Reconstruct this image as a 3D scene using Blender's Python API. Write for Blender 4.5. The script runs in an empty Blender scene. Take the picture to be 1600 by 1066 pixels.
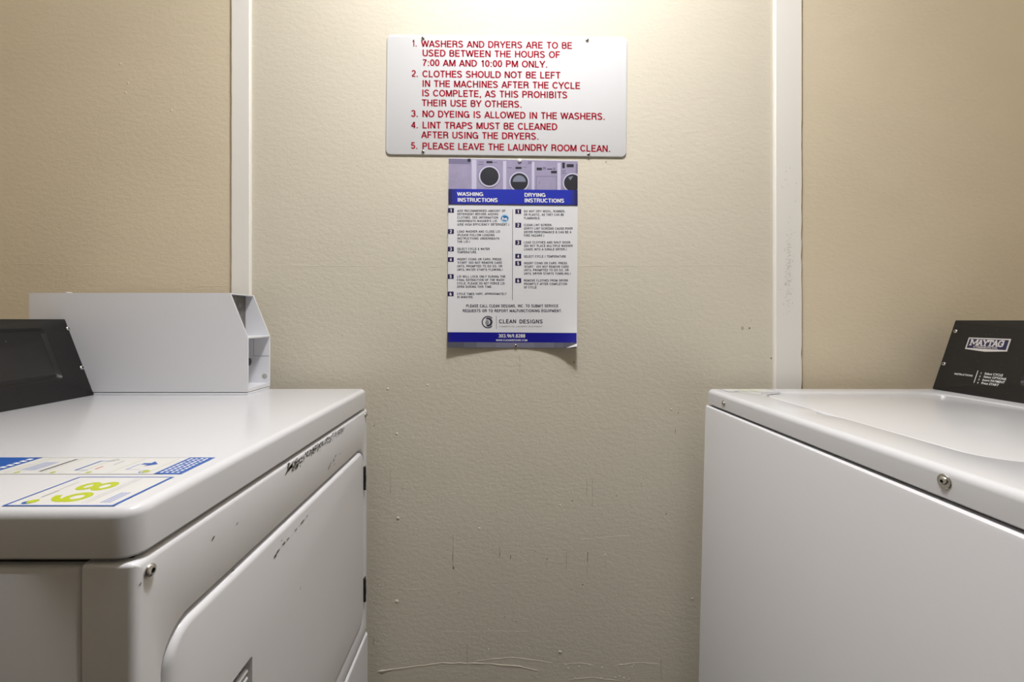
import bpy, bmesh, math, random
from mathutils import Vector, Matrix

S = bpy.context.scene
C = S.collection
random.seed(7)
PI = math.pi

# ------------------------------------------------------------------ camera, light, exposure
F = 691.0            # focal length in pixels of the 1600 px wide frame
VX, VY = 780.0, 500.0
CZ = 1.08            # camera height
WY = 1.12            # back wall plane

cam = bpy.data.cameras.new('camera')
co = bpy.data.objects.new('camera', cam); C.objects.link(co)
cam.sensor_width = 36.0
cam.lens = 36.0 * F / 1600.0
cam.shift_x = (800 - VX) / 1600.0
cam.shift_y = -(533 - VY) / 1600.0
cam.clip_start = 0.02
co.location = (0, 0, CZ)
co.rotation_euler = (PI / 2, 0, 0)
S.camera = co

S.view_settings.view_transform = 'Standard'
S.view_settings.look = 'None'
S.view_settings.gamma = 1.0
S.view_settings.use_curve_mapping = False
S.view_settings.exposure = 0.0

w = bpy.data.worlds.new('world'); S.world = w; w.use_nodes = True
bg = w.node_tree.nodes['Background']
bg.inputs['Color'].default_value = (1.0, 0.93, 0.82, 1)
bg.inputs['Strength'].default_value = 0.02

def area(name, loc, size, power, color, rot=(0, 0, 0), shape='DISK'):
    l = bpy.data.lights.new(name, 'AREA'); l.shape = shape; l.size = size
    l.energy = power; l.color = color
    o = bpy.data.objects.new(name, l); C.objects.link(o)
    o.location = loc; o.rotation_euler = rot
    return o
lamp = area('ceiling_fill', (0.08, 0.47, 2.54), 0.26, 6.5, (0.985, 0.985, 1.0))  # fill lamp added beside the one bulb to flatten its falloff on the wall
lamp.data.spread = math.radians(120)
bulb = bpy.data.lights.new('ceiling_bulb', 'POINT'); bulb.energy = 40.5; bulb.shadow_soft_size = 0.06
bulb.color = (0.985, 0.985, 1.0)
bulb_o = bpy.data.objects.new('ceiling_bulb', bulb); C.objects.link(bulb_o); bulb_o.location = (0.08, 0.47, 2.44)

# ------------------------------------------------------------------ helpers
def W(px, py, y=WY):
    """point at depth y seen at the photograph's position, used as a ruler"""
    return Vector(((px - VX) / F * y, y, CZ - (py - VY) / F * y))

def mat(name, col, rough=0.5, metal=0.0, coat=0.0, bump=None, vary=None, stretch=(1, 1, 1), spec=0.5):
    m = bpy.data.materials.new(name); m.use_nodes = True
    nt = m.node_tree; b = nt.nodes['Principled BSDF']
    b.inputs['Base Color'].default_value = (*col, 1)
    b.inputs['Roughness'].default_value = rough
    b.inputs['Metallic'].default_value = metal
    b.inputs['Coat Weight'].default_value = coat
    b.inputs['Coat Roughness'].default_value = 0.08
    b.inputs['Specular IOR Level'].default_value = spec
    tc = nt.nodes.new('ShaderNodeTexCoord'); mp = nt.nodes.new('ShaderNodeMapping')
    mp.inputs['Scale'].default_value = stretch
    nt.links.new(tc.outputs['Object'], mp.inputs['Vector'])
    def noise(sc, det=3, rg=0.5):
        n = nt.nodes.new('ShaderNodeTexNoise'); n.inputs['Scale'].default_value = sc
        n.inputs['Detail'].default_value = det; n.inputs['Roughness'].default_value = rg
        nt.links.new(mp.outputs['Vector'], n.inputs['Vector']); return n
    if vary:
        sc, amt = vary
        n = noise(sc, 5, 0.6); r = nt.nodes.new('ShaderNodeValToRGB')
        r.color_ramp.elements[0].position = 0.3; r.color_ramp.elements[1].position = 0.7
        r.color_ramp.elements[0].color = (*[c * (1 - amt) for c in col], 1)
        r.color_ramp.elements[1].color = (*[min(1, c * (1 + amt)) for c in col], 1)
        nt.links.new(n.outputs['Fac'], r.inputs['Fac']); nt.links.new(r.outputs['Color'], b.inputs['Base Color'])
    if bump:
        prev = None
        for sc, dist in bump:
            n = noise(sc, 3, 0.55)
            bp = nt.nodes.new('ShaderNodeBump'); bp.inputs['Distance'].default_value = dist
            bp.inputs['Strength'].default_value = 1.0
            nt.links.new(n.outputs['Fac'], bp.inputs['Height'])
            if prev: nt.links.new(prev.outputs['Normal'], bp.inputs['Normal'])
            prev = bp
        nt.links.new(prev.outputs['Normal'], b.inputs['Normal'])
    return m

def tag(o, label=None, cat=None, group=None, kind=None):
    if label: o['label'] = label
    if cat: o['category'] = cat
    if group: o['group'] = group
    if kind: o['kind'] = kind
    return o

def thing(name, label, cat, loc):
    o = bpy.data.objects.new(name, None); C.objects.link(o); o.location = loc
    o.empty_display_size = 0.05
    return tag(o, label, cat)

bpy.context.view_layer.update()
def obj(name, bm, m, parent=None, smooth=35, recalc=True):
    if recalc: bmesh.ops.recalc_face_normals(bm, faces=bm.faces[:])
    bm.normal_update()
    if smooth:
        lim = math.radians(smooth)
        for f in bm.faces: f.smooth = True
        for e in bm.edges:
            if len(e.link_faces) == 2 and e.calc_face_angle(0) > lim: e.smooth = False
    me = bpy.data.meshes.new(name); bm.to_mesh(me); bm.free()
    ms = m if isinstance(m, (list, tuple)) else [m]
    for k in ms: me.materials.append(k)
    o = bpy.data.objects.new(name, me); C.objects.link(o)
    if parent:
        o.parent = parent
        # vertices are given in world space
        off = Vector((0, 0, 0)); p = parent
        while p: off += p.location; p = p.parent
        me.transform(Matrix.Translation(-off))
    return o

def box(bm, x0, x1, y0, y1, z0, z1, bev=0.0, seg=2, mi=0):
    r = bmesh.ops.create_cube(bm, size=1)
    vs = r['verts']
    for v in vs:
        v.co = Vector(((x0 + x1) / 2 + v.co.x * (x1 - x0), (y0 + y1) / 2 + v.co.y * (y1 - y0), (z0 + z1) / 2 + v.co.z * (z1 - z0)))
    fs = set(f for v in vs for f in v.link_faces)
    for f in fs: f.material_index = mi
    if bev:
        es = list(set(e for v in vs for e in v.link_edges))
        bmesh.ops.bevel(bm, geom=es, offset=bev, segments=seg, affect='EDGES', profile=0.5)
    return bm

def rr(a0, a1, b0, b1, r, seg=6, n=1):
    """rounded rectangle outline with n divisions per straight side"""
    pts = []
    cs = [(a1 - r, b0 + r, -PI / 2), (a1 - r, b1 - r, 0), (a0 + r, b1 - r, PI / 2), (a0 + r, b0 + r, PI)]
    for k, (ca, cb, t0) in enumerate(cs):
        arc = [(ca + r * math.cos(t0 + PI / 2 * i / seg), cb + r * math.sin(t0 + PI / 2 * i / seg)) for i in range(seg + 1)]
        pts += arc
        na, nb, nt0 = cs[(k + 1) % 4]
        nx = (na + r * math.cos(nt0), nb + r * math.sin(nt0))
        for i in range(1, n):
            pts.append((arc[-1][0] + (nx[0] - arc[-1][0]) * i / n, arc[-1][1] + (nx[1] - arc[-1][1]) * i / n))
    return pts

def loft(bm, loops, cap0=True, cap1=True):
    L = [[bm.verts.new(p) for p in lp] for lp in loops]
    n = len(L[0])
    for a, b in zip(L, L[1:]):
        for i in range(n):
            bm.faces.new((a[i], a[(i + 1) % n], b[(i + 1) % n], b[i]))
    if cap0: bm.faces.new(L[0])
    if cap1: bm.faces.new(L[-1][::-1])
    return bm

def ring(ax, pts, c):
    if ax == 'z': return [(a, b, c) for a, b in pts]
    if ax == 'x': return [(c, a, b) for a, b in pts]
    return [(a, c, b) for a, b in pts]

def rounded(ax, a0, a1, b0, b1, c_back, c_front, r, e, seg=6, n=1, steps=4, sgn=1, back_in=0.0, extra=None, cap1=True):
    """slab with corner radius r, whose front edge at c_front is rounded by e"""
    loops = []
    bi = back_in
    if bi: loops.append(ring(ax, rr(a0 + bi, a1 - bi, b0 + bi, b1 - bi, max(r - bi, .0005), seg, n), c_back))
    loops.append(ring(ax, rr(a0, a1, b0, b1, r, seg, n), c_back + sgn * bi))
    for i in range(steps + 1):
        t = PI / 2 * i / steps
        ins = e * (1 - math.cos(t)); c = c_front - sgn * e * (1 - math.sin(t))
        loops.append(ring(ax, rr(a0 + ins, a1 - ins, b0 + ins, b1 - ins, max(r - ins, .0005), seg, n), c))
    if extra: loops += extra
    bm = bmesh.new(); loft(bm, loops, True, cap1)
    return bm

def frame(nrm, up=(0, 0, 1)):
    z = Vector(nrm).normalized(); x = Vector(up).cross(z)
    if x.length < 1e-4: x = Vector((1, 0, 0))
    x.normalize(); y = z.cross(x)
    return Matrix((x, y, z)).transposed()

def lathe(bm, c, nrm, prof, seg=20, mi=0):
    """prof: list of (radius, height) from the base up"""
    R = frame(nrm); c = Vector(c)
    L = []
    for r, h in prof:
        if r < 1e-6: L.append([bm.verts.new(c + R @ Vector((0, 0, h)))])
        else: L.append([bm.verts.new(c + R @ Vector((r * math.cos(2 * PI * i / seg), r * math.sin(2 * PI * i / seg), h))) for i in range(seg)])
    for a, b in zip(L, L[1:]):
        for i in range(seg):
            j = (i + 1) % seg
            if len(b) == 1: f = bm.faces.new((a[i], a[j], b[0]))
            elif len(a) == 1: f = bm.faces.new((a[0], b[j], b[i]))
            else: f = bm.faces.new((a[i], a[j], b[j], b[i]))
            f.material_index = mi
    if len(L[0]) > 1:
        f = bm.faces.new(L[0][::-1]); f.material_index = mi
    return bm

def tube(bm, pts, rad, seg=6, mi=0, flat=1.0, nrm=None):
    L = []
    for i, p in enumerate(pts):
        p = Vector(p)
        d = (Vector(pts[min(i + 1, len(pts) - 1)]) - Vector(pts[max(i - 1, 0)])).normalized()
        n = Vector(nrm) if nrm else Vector((0, 0, 1))
        if abs(d.dot(n)) > .95: n = Vector((1, 0, 0))
        s = d.cross(n).normalized(); n = s.cross(d)
        r = rad[i] if isinstance(rad, (list, tuple)) else rad
        L.append([bm.verts.new(p + s * r * math.cos(2 * PI * k / seg) + n * r * flat * math.sin(2 * PI * k / seg)) for k in range(seg)])
    for a, b in zip(L, L[1:]):
        for k in range(seg):
            f = bm.faces.new((a[k], a[(k + 1) % seg], b[(k + 1) % seg], b[k])); f.material_index = mi
    for l in (L[0][::-1], L[-1]):
        f = bm.faces.new(l); f.material_index = mi
    return bm

# ---- text as mesh (built-in font)
_cap = None
def text_geo(s, bold=0.0, shear=0.0, res=2, spacing=1.0):
    cu = bpy.data.curves.new('t', 'FONT'); cu.body = s; cu.size = 1.0
    cu.resolution_u = res; cu.offset = bold; cu.shear = shear; cu.space_character = spacing
    cu.fill_mode = 'FRONT'
    o = bpy.data.objects.new('t', cu); C.objects.link(o)
    dg = bpy.context.evaluated_depsgraph_get(); dg.update()
    me = bpy.data.meshes.new_from_object(o.evaluated_get(dg))
    vs = [v.co.copy() for v in me.vertices]; fs = [tuple(p.vertices) for p in me.polygons]
    bpy.data.objects.remove(o); bpy.data.curves.remove(cu); bpy.data.meshes.remove(me)
    return vs, fs
_hv, _ = text_geo('H')
CAP = max(v.y for v in _hv)

def put_text(bm, s, x0, x1, base, cap, fn, bold=0.0, shear=0.0, slope=0.0, mi=0, res=2, spacing=1.0):
    """write s from x0 to x1 on a baseline, capital height cap, in the 2-D frame of fn(u, v)"""
    vs, fs = text_geo(s, bold, shear, res, spacing)
    mn = min(v.x for v in vs); mx = max(v.x for v in vs)
    k = (x1 - x0) / (mx - mn); sy = cap / CAP
    nv = []
    for v in vs:
        u = x0 + (v.x - mn) * k
        nv.append(bm.verts.new(fn(u, base + slope * (u - x0) - (v.y) * sy)))
    for f in fs:
        try:
            q = bm.faces.new([nv[i] for i in f]); q.material_index = mi
        except ValueError: pass

def poly(bm, pts, fn, mi=0, n=1):
    """polygon, or a finely divided quad when n > 1, in the frame of fn"""
    if n == 1:
        f = bm.faces.new([bm.verts.new(fn(*p)) for p in pts]); f.material_index = mi; return
    (ax, ay), (bx, by), (cx, cy), (dx, dy) = pts
    g = [[bm.verts.new(fn((ax + (bx - ax) * i / n) * (1 - j / n) + (dx + (cx - dx) * i / n) * j / n,
                          (ay + (by - ay) * i / n) * (1 - j / n) + (dy + (cy - dy) * i / n) * j / n)) for i in range(n + 1)] for j in range(n + 1)]
    for j in range(n):
        for i in range(n):
            f = bm.faces.new((g[j][i], g[j][i + 1], g[j + 1][i + 1], g[j + 1][i])); f.material_index = mi

def disc(bm, cx, cy, r, fn, mi=0, ry=None, seg=32, clip=None, a0=0, a1=2 * PI):
    ry = ry or r; pts = []
    for i in range(seg):
        t = a0 + (a1 - a0) * i / (seg if a1 - a0 > 6.2 else seg - 1)
        x = cx + r * math.cos(t); y = cy + ry * math.sin(t)
        if clip: x = min(x, clip)
        pts.append((x, y))
    poly(bm, pts, fn, mi)

def annulus(bm, cx, cy, r0, r1, fn, mi=0, a0=0.0, a1=2 * PI, seg=28, dx=0.0):
    A = []; B = []
    for i in range(seg + 1):
        t = a0 + (a1 - a0) * i / seg
        A.append(bm.verts.new(fn(cx + dx + r0 * math.cos(t), cy + r0 * math.sin(t))))
        B.append(bm.verts.new(fn(cx + r1 * math.cos(t), cy + r1 * math.sin(t))))
    for i in range(seg):
        f = bm.faces.new((A[i], A[i + 1], B[i + 1], B[i])); f.material_index = mi

# ---- plain grotesque capitals drawn as ribbons, used where the sign maker's lettering is large
def _arc(cx, cy, rx, ry, a, b, n=9):
    return [(cx + rx * math.cos(math.radians(a + (b - a) * i / n)), cy + ry * math.sin(math.radians(a + (b - a) * i / n))) for i in range(n + 1)]
def _sarc(w):
    return [_arc(.31, .74, .245, .20, 20, 90, 5) + _arc(.31, .74, .235, .20, 90, 205, 8)[1:] + [(.30, .53)] + [(.36, .51)] + _arc(.30, .26, .25, .20, 45, -90, 9) + _arc(.30, .26, .25, .20, -90, -160, 6)[1:]]
t_ = .07
GF = {
 'A': (.68, [[(.03, 0), (.34, .96), (.65, 0)], [(.15, .30), (.53, .30)]]),
 'B': (.66, [[(.10, t_), (.10, 1 - t_)], [(.10, 1 - t_), (.36, 1 - t_)] + _arc(.36, .735, .19, .195, 90, -90)[1:] + [(.10, .54)], [(.36, .54)] + _arc(.38, .30, .20, .235, 90, -90)[1:] + [(.10, t_)]]),
 'C': (.72, [_arc(.37, .5, .30, .43, 38, 322, 20)]),
 'D': (.71, [[(.10, t_), (.10, 1 - t_), (.32, 1 - t_)] + _arc(.32, .5, .31, .43, 90, -90, 16)[1:] + [(.06, t_)]]),
 'E': (.64, [[(.60, 1 - t_), (.10, 1 - t_), (.10, t_), (.61, t_)], [(.10, .52), (.56, .52)]]),
 'F': (.59, [[(.56, 1 - t_), (.10, 1 - t_), (.10, 0)], [(.10, .50), (.51, .50)]]),
 'G': (.76, [_arc(.37, .5, .30, .43, 40, 335, 20), [(.40, .46), (.66, .46), (.66, .02)]]),
 'H': (.71, [[(.10, 0), (.10, 1)], [(.61, 0), (.61, 1)], [(.10, .52), (.61, .52)]]),
 'I': (.28, [[(.14, 0), (.14, 1)]]),
 'L': (.57, [[(.10, 1), (.10, t_), (.54, t_)]]),
 'M': (.84, [[(.10, 0), (.10, .97)], [(.12, .97), (.42, .05)], [(.42, .05), (.72, .97)], [(.74, .97), (.74, 0)]]),
 'N': (.71, [[(.10, 0), (.10, .98)], [(.12, .97), (.59, .03)], [(.61, .02), (.61, 1)]]),
 'O': (.78, [_arc(.39, .5, .315, .43, 0, 360, 26)]),
 'P': (.66, [[(.10, 0), (.10, 1 - t_), (.36, 1 - t_)] + _arc(.36, .695, .205, .235, 90, -90)[1:] + [(.10, .46)]]),
 'R': (.71, [[(.10, 0), (.10, 1 - t_), (.38, 1 - t_)] + _arc(.38, .715, .20, .215, 90, -90)[1:] + [(.10, .50)], [(.38, .50), (.54, .44), (.57, .30), (.58, .10), (.63, 0)]]),
 'S': (.66, _sarc(0)),
 'T': (.62, [[(.02, 1 - t_), (.60, 1 - t_)], [(.31, 1 - t_), (.31, 0)]]),
 'U': (.71, [[(.10, 1), (.10, .32)] + _arc(.355, .32, .255, .25, 180, 360, 12)[1:] + [(.61, 1)]]),
 'V': (.66, [[(.03, 1), (.33, .04), (.63, 1)]]),
 'W': (.95, [[(.03, 1), (.25, .04), (.475, .95), (.70, .04), (.92, 1)]]),
 'Y': (.67, [[(.03, 1), (.335, .42), (.64, 1)], [(.335, .42), (.335, 0)]]),
 'X': (.67, [[(.03, 0), (.64, 1)], [(.03, 1), (.64, 0)]]),
 '0': (.56, [_arc(.28, .5, .205, .43, 0, 360, 22)]),
 '1': (.50, [[(.10, .76), (.22, .78), (.31, .97), (.31, 0)]]),
 '2': (.56, [_arc(.28, .70, .20, .235, 170, -25, 12) + [(.34, .42), (.14, .22), (.08, t_), (.50, t_)]]),
 '3': (.56, [_arc(.27, .715, .19, .215, 165, -80, 12), _arc(.27, .29, .21, .225, 85, -165, 12)]),
 '4': (.56, [[(.40, 0), (.40, .95), (.05, .28), (.53, .28)]]),
 '5': (.56, [[(.48, .93), (.14, .93), (.09, .50)] + _arc(.27, .33, .205, .25, 125, -160, 14)]),
 '7': (.56, [[(.05, .92), (.50, .92), (.34, .62), (.22, .30), (.19, 0)]]),
 '.': (.28, [[(.14, 0), (.14, .15)]]), ',': (.28, [[(.14, .15), (.14, 0), (.09, -.14)]]), ':': (.28, [[(.14, 0), (.14, .15)], [(.14, .56), (.14, .71)]]),
 'K': (.68, [[(.10, 0), (.10, 1)], [(.14, .36), (.62, 1)], [(.27, .54), (.65, 0)]]),
 'Q': (.78, [_arc(.39, .5, .315, .43, 0, 360, 26), [(.44, .26), (.74, -.04)]]),
 'Z': (.62, [[(.05, 1 - t_), (.56, 1 - t_)], [(.56, .92), (.06, .08)], [(.05, t_), (.58, t_)]]),
 '6': (.56, [_arc(.28, .31, .20, .25, 0, 360, 18), _arc(.36, .38, .28, .56, 180, 95, 8)]),
 '8': (.56, [_arc(.28, .725, .17, .205, 0, 360, 16), _arc(.28, .28, .20, .235, 0, 360, 16)]),
 '9': (.56, [_arc(.28, .69, .20, .25, 0, 360, 18), _arc(.20, .62, .28, .56, 0, -85, 8)]),
 '&': (.70, [_arc(.30, .77, .15, .17, -30, 200, 10) + [(.22, .60), (.62, .02)], [(.36, .58)] + _arc(.27, .27, .19, .22, 110, 270, 8) + _arc(.30, .30, .26, .25, 270, 350, 5)]),
 '/': (.36, [[(.03, 0), (.33, 1)]]), "'": (.20, [[(.10, 1), (.10, .74)]]), '-': (.36, [[(.04, .38), (.32, .38)]]),
 '(': (.32, [_arc(.42, .44, .30, .62, 125, 235, 8)]), ')': (.32, [_arc(-.10, .44, .30, .62, 55, -55, 8)]),
 ' ': (.34, [])}
def ribbon(bm, pts, th, fn, mi=0):
    closed = math.dist(pts[0], pts[-1]) < 1e-6
    for i in range(1, len(pts) - 1):     # sharp turns are drawn as two strokes
        ax_, ay_ = pts[i][0] - pts[i - 1][0], pts[i][1] - pts[i - 1][1]
        bx_, by_ = pts[i + 1][0] - pts[i][0], pts[i + 1][1] - pts[i][1]
        if (ax_ * bx_ + ay_ * by_) < -.30 * (math.hypot(ax_, ay_) * math.hypot(bx_, by_)):
            ribbon(bm, pts[:i + 1], th, fn, mi); ribbon(bm, pts[i:], th, fn, mi); return
    n = len(pts); L = []
    for i in range(n):
        p = pts[i]
        a = pts[i - 1] if i > 0 else (pts[-2] if closed else None)
        b = pts[i + 1] if i < n - 1 else (pts[1] if closed else None)
        def nn(u, v):
            dx, dy = v[0] - u[0], v[1] - u[1]; l = math.hypot(dx, dy) or 1; return (-dy / l, dx / l)
        if a and b:
            n1, n2 = nn(a, p), nn(p, b); mx_, my_ = n1[0] + n2[0], n1[1] + n2[1]; l = math.hypot(mx_, my_) or 1
            mx_, my_ = mx_ / l, my_ / l; k_ = min(1 / max(mx_ * n1[0] + my_ * n1[1], .3), 1.9)
        else:
            mx_, my_ = nn(a, p) if a else nn(p, b); k_ = 1
        h = th / 2 * k_
        L.append((bm.verts.new(fn(p[0] + mx_ * h, p[1] + my_ * h)), bm.verts.new(fn(p[0] - mx_ * h, p[1] - my_ * h))))
    for a, b in zip(L, L[1:]):
        f_ = bm.faces.new((a[0], b[0], b[1], a[1])); f_.material_index = mi
def put_caps(bm, s, x0, x1, base, cap, fn, slope=0.0, th=.18, track=.06, mi=0):
    tot = sum(GF[c][0] + track for c in s) - track
    k_ = (x1 - x0) / tot; x = 0
    for c in s:
        wd, st = GF[c]
        for pts in st:
            # keep the stroke weight even although the letter is fitted in width
            ribbon(bm, [(a + 0, b) for a, b in pts], th, lambda a, b, x=x: fn(x0 + (x + a) * k_, base + slope * (x + a) * k_ - b * cap), mi)
        x += wd + track

# ------------------------------------------------------------------ materials
M = {}
WALLB = [(95, .0008), (260, .0003)]
M['wall'] = mat('wall_cream_paint', (.66, .61, .505), .72, bump=WALLB, vary=(2.2, .03), stretch=(.75, 1, 1.25))
M['wall_tan'] = mat('wall_tan_paint', (.70, .61, .455), .75, bump=WALLB, vary=(2.2, .04), stretch=(.75, 1, 1.25))
M['trim'] = mat('trim_cream_paint', (.82, .80, .76), .55, bump=[(40, .0003)])
M['floor'] = mat('floor_grey', (.075, .062, .048), .6, vary=(4, .12))
M['ceiling'] = mat('ceiling_paint', (.55, .52, .47), .8)
M['white'] = mat('white_enamel_dimmed', (.66, .668, .70), .26, coat=.35, bump=[(600, .00003)])  # tops: machine white darkened in colour to offset the strong overhead light
M['white_lifted'] = mat('white_enamel_lifted', (.75, .757, .795), .32, coat=.15, bump=[(600, .00003)])  # fronts and coin box: same white lightened in colour for missing light
M['black'] = mat('black_plastic', (.011, .0102, .0102), .45, spec=.4, bump=[(900, .00006)])
M['gap'] = mat('dark_gap', (.012, .011, .01), .8)
M['steel'] = mat('polished_steel', (.62, .61, .59), .22, metal=1.0)
M['dark_steel'] = mat('dark_steel', (.10, .10, .10), .35, metal=1.0)
M['zinc'] = mat('grey_zinc_plate', (.17, .165, .16), .55, metal=.3, vary=(60, .35))
M['sign'] = mat('sign_white', (.64, .645, .66), .8, spec=.25)
M['red'] = mat('sign_red_print', (.34, .012, .03), .8, spec=.2)
M['paper'] = mat('poster_paper', (.74, .745, .77), .5)
M['ink'] = mat('ink_dark', (.045, .04, .07), .5)
M['ink_grey'] = mat('ink_grey', (.26, .26, .28), .5)
M['navy'] = mat('ink_navy', (.018, .012, .07), .45)
M['blue'] = mat('ink_blue', (.022, .035, .42), .35)
M['blue_deep'] = mat('ink_blue_deep', (.01, .01, .26), .35)
M['blue_end'] = mat('ink_blue_dark_end', (.02, .02, .12), .4)
M['lilac'] = mat('print_lilac', (.33, .30, .44), .4, vary=(30, .08))
M['lilac_dark'] = mat('print_lilac_dark', (.20, .18, .29), .4)
M['lilac_light'] = mat('print_lilac_light', (.55, .53, .68), .4)
M['print_black'] = mat('print_black', (.022, .022, .03), .4)
M['print_glass'] = mat('print_glass', (.20, .22, .29), .4)
M['bar_grey'] = mat('print_bar_grey', (.10, .10, .13), .35)
M['blue_mid'] = mat('ink_blue_mid', (.02, .028, .25), .4)
M['bar_low'] = mat('print_bar_low', (.13, .13, .165), .35)
M['bar_hi'] = mat('print_bar_high', (.20, .20, .27), .35)
M['bar_mid'] = mat('print_bar_mid', (.17, .17, .22), .35)
M['he'] = mat('print_badge_blue', (.02, .16, .40), .4)
M['he_light'] = mat('print_badge_light', (.45, .66, .82), .4)
M['vinyl'] = mat('sticker_vinyl', (.70, .70, .69), .3, coat=.2)
M['sblue'] = mat('sticker_blue', (.008, .09, .40), .3)
M['slime'] = mat('sticker_lime', (.46, .54, .01), .3)
M['sgreen'] = mat('sticker_pale_green', (.50, .56, .38), .3)
M['sgrey'] = mat('sticker_grey', (.30, .31, .34), .35)
M['spale'] = mat('sticker_pale_blue', (.32, .38, .62), .35)
M['swhite'] = mat('print_white', (.82, .82, .82), .4)
M['sorange'] = mat('sticker_orange', (.62, .26, .17), .35)
M['badge'] = mat('badge_silver', (.62, .60, .60), .35, metal=.2)
M['badge_navy'] = mat('badge_navy', (.015, .015, .06), .35)
M['chip'] = mat('chipped_paint', (.10, .095, .08), .7)
M['chip_lo'] = mat('chipped_paint_pale', (.28, .265, .235), .7)
M['stain'] = mat('wall_stain', (.22, .185, .135), .7)
M['stain_lo'] = mat('wall_stain_faint', (.44, .385, .295), .6)
M['stain_w'] = mat('wall_white_fleck', (.85, .85, .83), .6)
M['trim_dirt'] = mat('trim_dirt', (.50, .49, .46), .7)
M['glass_dark'] = mat('dark_display', (.004, .004, .005), .12)

# ------------------------------------------------------------------ room shell
def slab(name, a, b, m):
    bm = bmesh.new(); box(bm, a[0], b[0], a[1], b[1], a[2], b[2])
    return tag(obj(name, bm, m), kind='structure')
XL, XR, YF, ZT = -1.42, 1.52, -2.9, 2.62
tl0, tl1 = W(363.5, 0).x, W(393.5, 0).x
tr0, tr1 = W(1207.5, 0).x, W(1250.0, 0).x
wall_back = slab('wall_back', (tl0 + .02, WY, 0), (tr1 - .02, WY + .1, ZT), M['wall'])
wall_bl = slab('wall_back_left', (XL, WY, 0), (tl0 + .02, WY + .1, ZT), M['wall_tan'])
wall_br = slab('wall_back_right', (tr1 - .02, WY, 0), (XR, WY + .1, ZT), M['wall_tan'])
slab('floor', (XL, YF, -.1), (XR, WY, 0), M['floor'])
slab('ceiling', (XL, YF, ZT), (XR, WY, ZT + .1), M['ceiling'])
slab('wall_left', (XL - .1, YF, 0), (XL, WY, ZT), M['wall_tan'])
slab('wall_right', (XR, YF, 0), (XR + .1, WY, ZT), M['wall_tan'])
# the room is open towards a dim hallway behind the camera
def trim(name, x0, x1, rough_right):
    bm = bmesh.new(); n = 150; L = []
    for i in range(n + 1):
        z = ZT * i / n
        j = (random.random() ** 3) * .0028 if rough_right else random.random() * .0006
        if rough_right and z > 1.6: j *= .15
        k = random.random() * .0005
        a, b = (x0 + k, x1 - j) if rough_right else (x0 + j, x1 - k)
        L.append([bm.verts.new(p) for p in ((a, WY, z), (a, WY - .0065, z), (a + .003, WY - .009, z), (b - .002, WY - .009, z), (b, WY - .007, z), (b, WY, z))])
    for p, q in zip(L, L[1:]):
        for i in range(6): bm.faces.new((p[i], p[(i + 1) % 6], q[(i + 1) % 6], q[i]))
    bm.faces.new(L[0]); bm.faces.new(L[-1][::-1])
    return tag(obj(name, bm, M['trim']), kind='structure')
trim('trim_1', tl0, tl1, False)
trim_2 = trim('trim_2', tr0, tr1, True)

# wall relief and marks: pieces of the wall itself
def wallpt(l):
    return lambda u, v: W(u, v, WY - l)
bm = bmesh.new()
def ridge(pts, r):
    P = []; R = []
    for (a, b) in zip(pts, pts[1:]):
        m_ = max(2, int(abs(b[0] - a[0]) / 7))
        for i in range(m_):
            t = i / m_
            P.append(W(a[0] + (b[0] - a[0]) * t, a[1] + (b[1] - a[1]) * t + random.uniform(-.5, .5), WY)); R.append(r * random.uniform(.5, 1.15))
    P.append(W(*pts[-1])); R.append(r * .2); R[0] *= .3
    tube(bm, P, R, seg=8, flat=.55, nrm=(0, 1, 0))
ridge([(590, 1050), (604, 1048), (618, 1046)], .0035)
ridge([(610, 1047), (640, 1043), (688, 1036.5), (757, 1037), (812, 1042), (842, 1049)], .0019)
ridge([(740, 1034), (770, 1030), (801, 1027.5), (863, 1036)], .0014)
ridge([(880, 1038), (905, 1036), (930, 1041)], .0012)
ridge([(960, 1040), (1000, 1036), (1035, 1038)], .001)
ridge([(892, 1062), (925, 1059), (968, 1064)], .0013)
ridge([(690, 987), (760, 986), (830, 987)], .0006)
ridge([(905, 843), (985, 837)], .0008)
ridge([(630, 921), (658, 921)], .0007)
ridge([(396, 415), (560, 416), (699, 417)], .0008)
ridge([(903, 416), (1060, 415), (1200, 415)], .0008)
ridge([(396, 436), (430, 435)], .0009)
for x, y, r in ((622, 810, .0045), (620, 940, .005), (875, 1019, .0045), (1082, 936, .003), (620, 678, .0035), (668, 602, .003), (875, 790, .003), (606, 608, .0035), (749, 826, .003), (1049, 640, .003), (763, 1015, .002), (763, 984, .002)):
    lathe(bm, W(x, y), (0, -1, 0), [(r, 0), (r * .8, r * .22), (r * .35, r * .4), (0, r * .42)], 10)
for i in range(16):
    x = random.uniform(880, 1000); y = random.uniform(1035, 1062)
    lathe(bm, W(x, y), (0, -1, 0), [(.002, 0), (.0014, .0009), (0, .0013)], 8)
tag(obj('paint_ridges', bm, M['wall'], wall_back), kind='stuff')
bm = bmesh.new()
def ridge2(pts, r): ridge(pts, r)
ridge([(0, 414), (45, 412), (120, 415), (190, 413)], .0010)
ridge([(150, 425), (200, 426)], .0009)
ridge([(300, 448), (357, 447)], .0009)
for x, y in ((188, 100), (200, 130), (196, 145), (268, 173)):
    lathe(bm, W(x, y), (0, -1, 0), [(.004, 0), (.0028, .0007), (0, .001)], 8)
tag(obj('paint_ridges', bm, M['wall_tan'], wall_bl), kind='stuff')
bm = bmesh.new()
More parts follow.
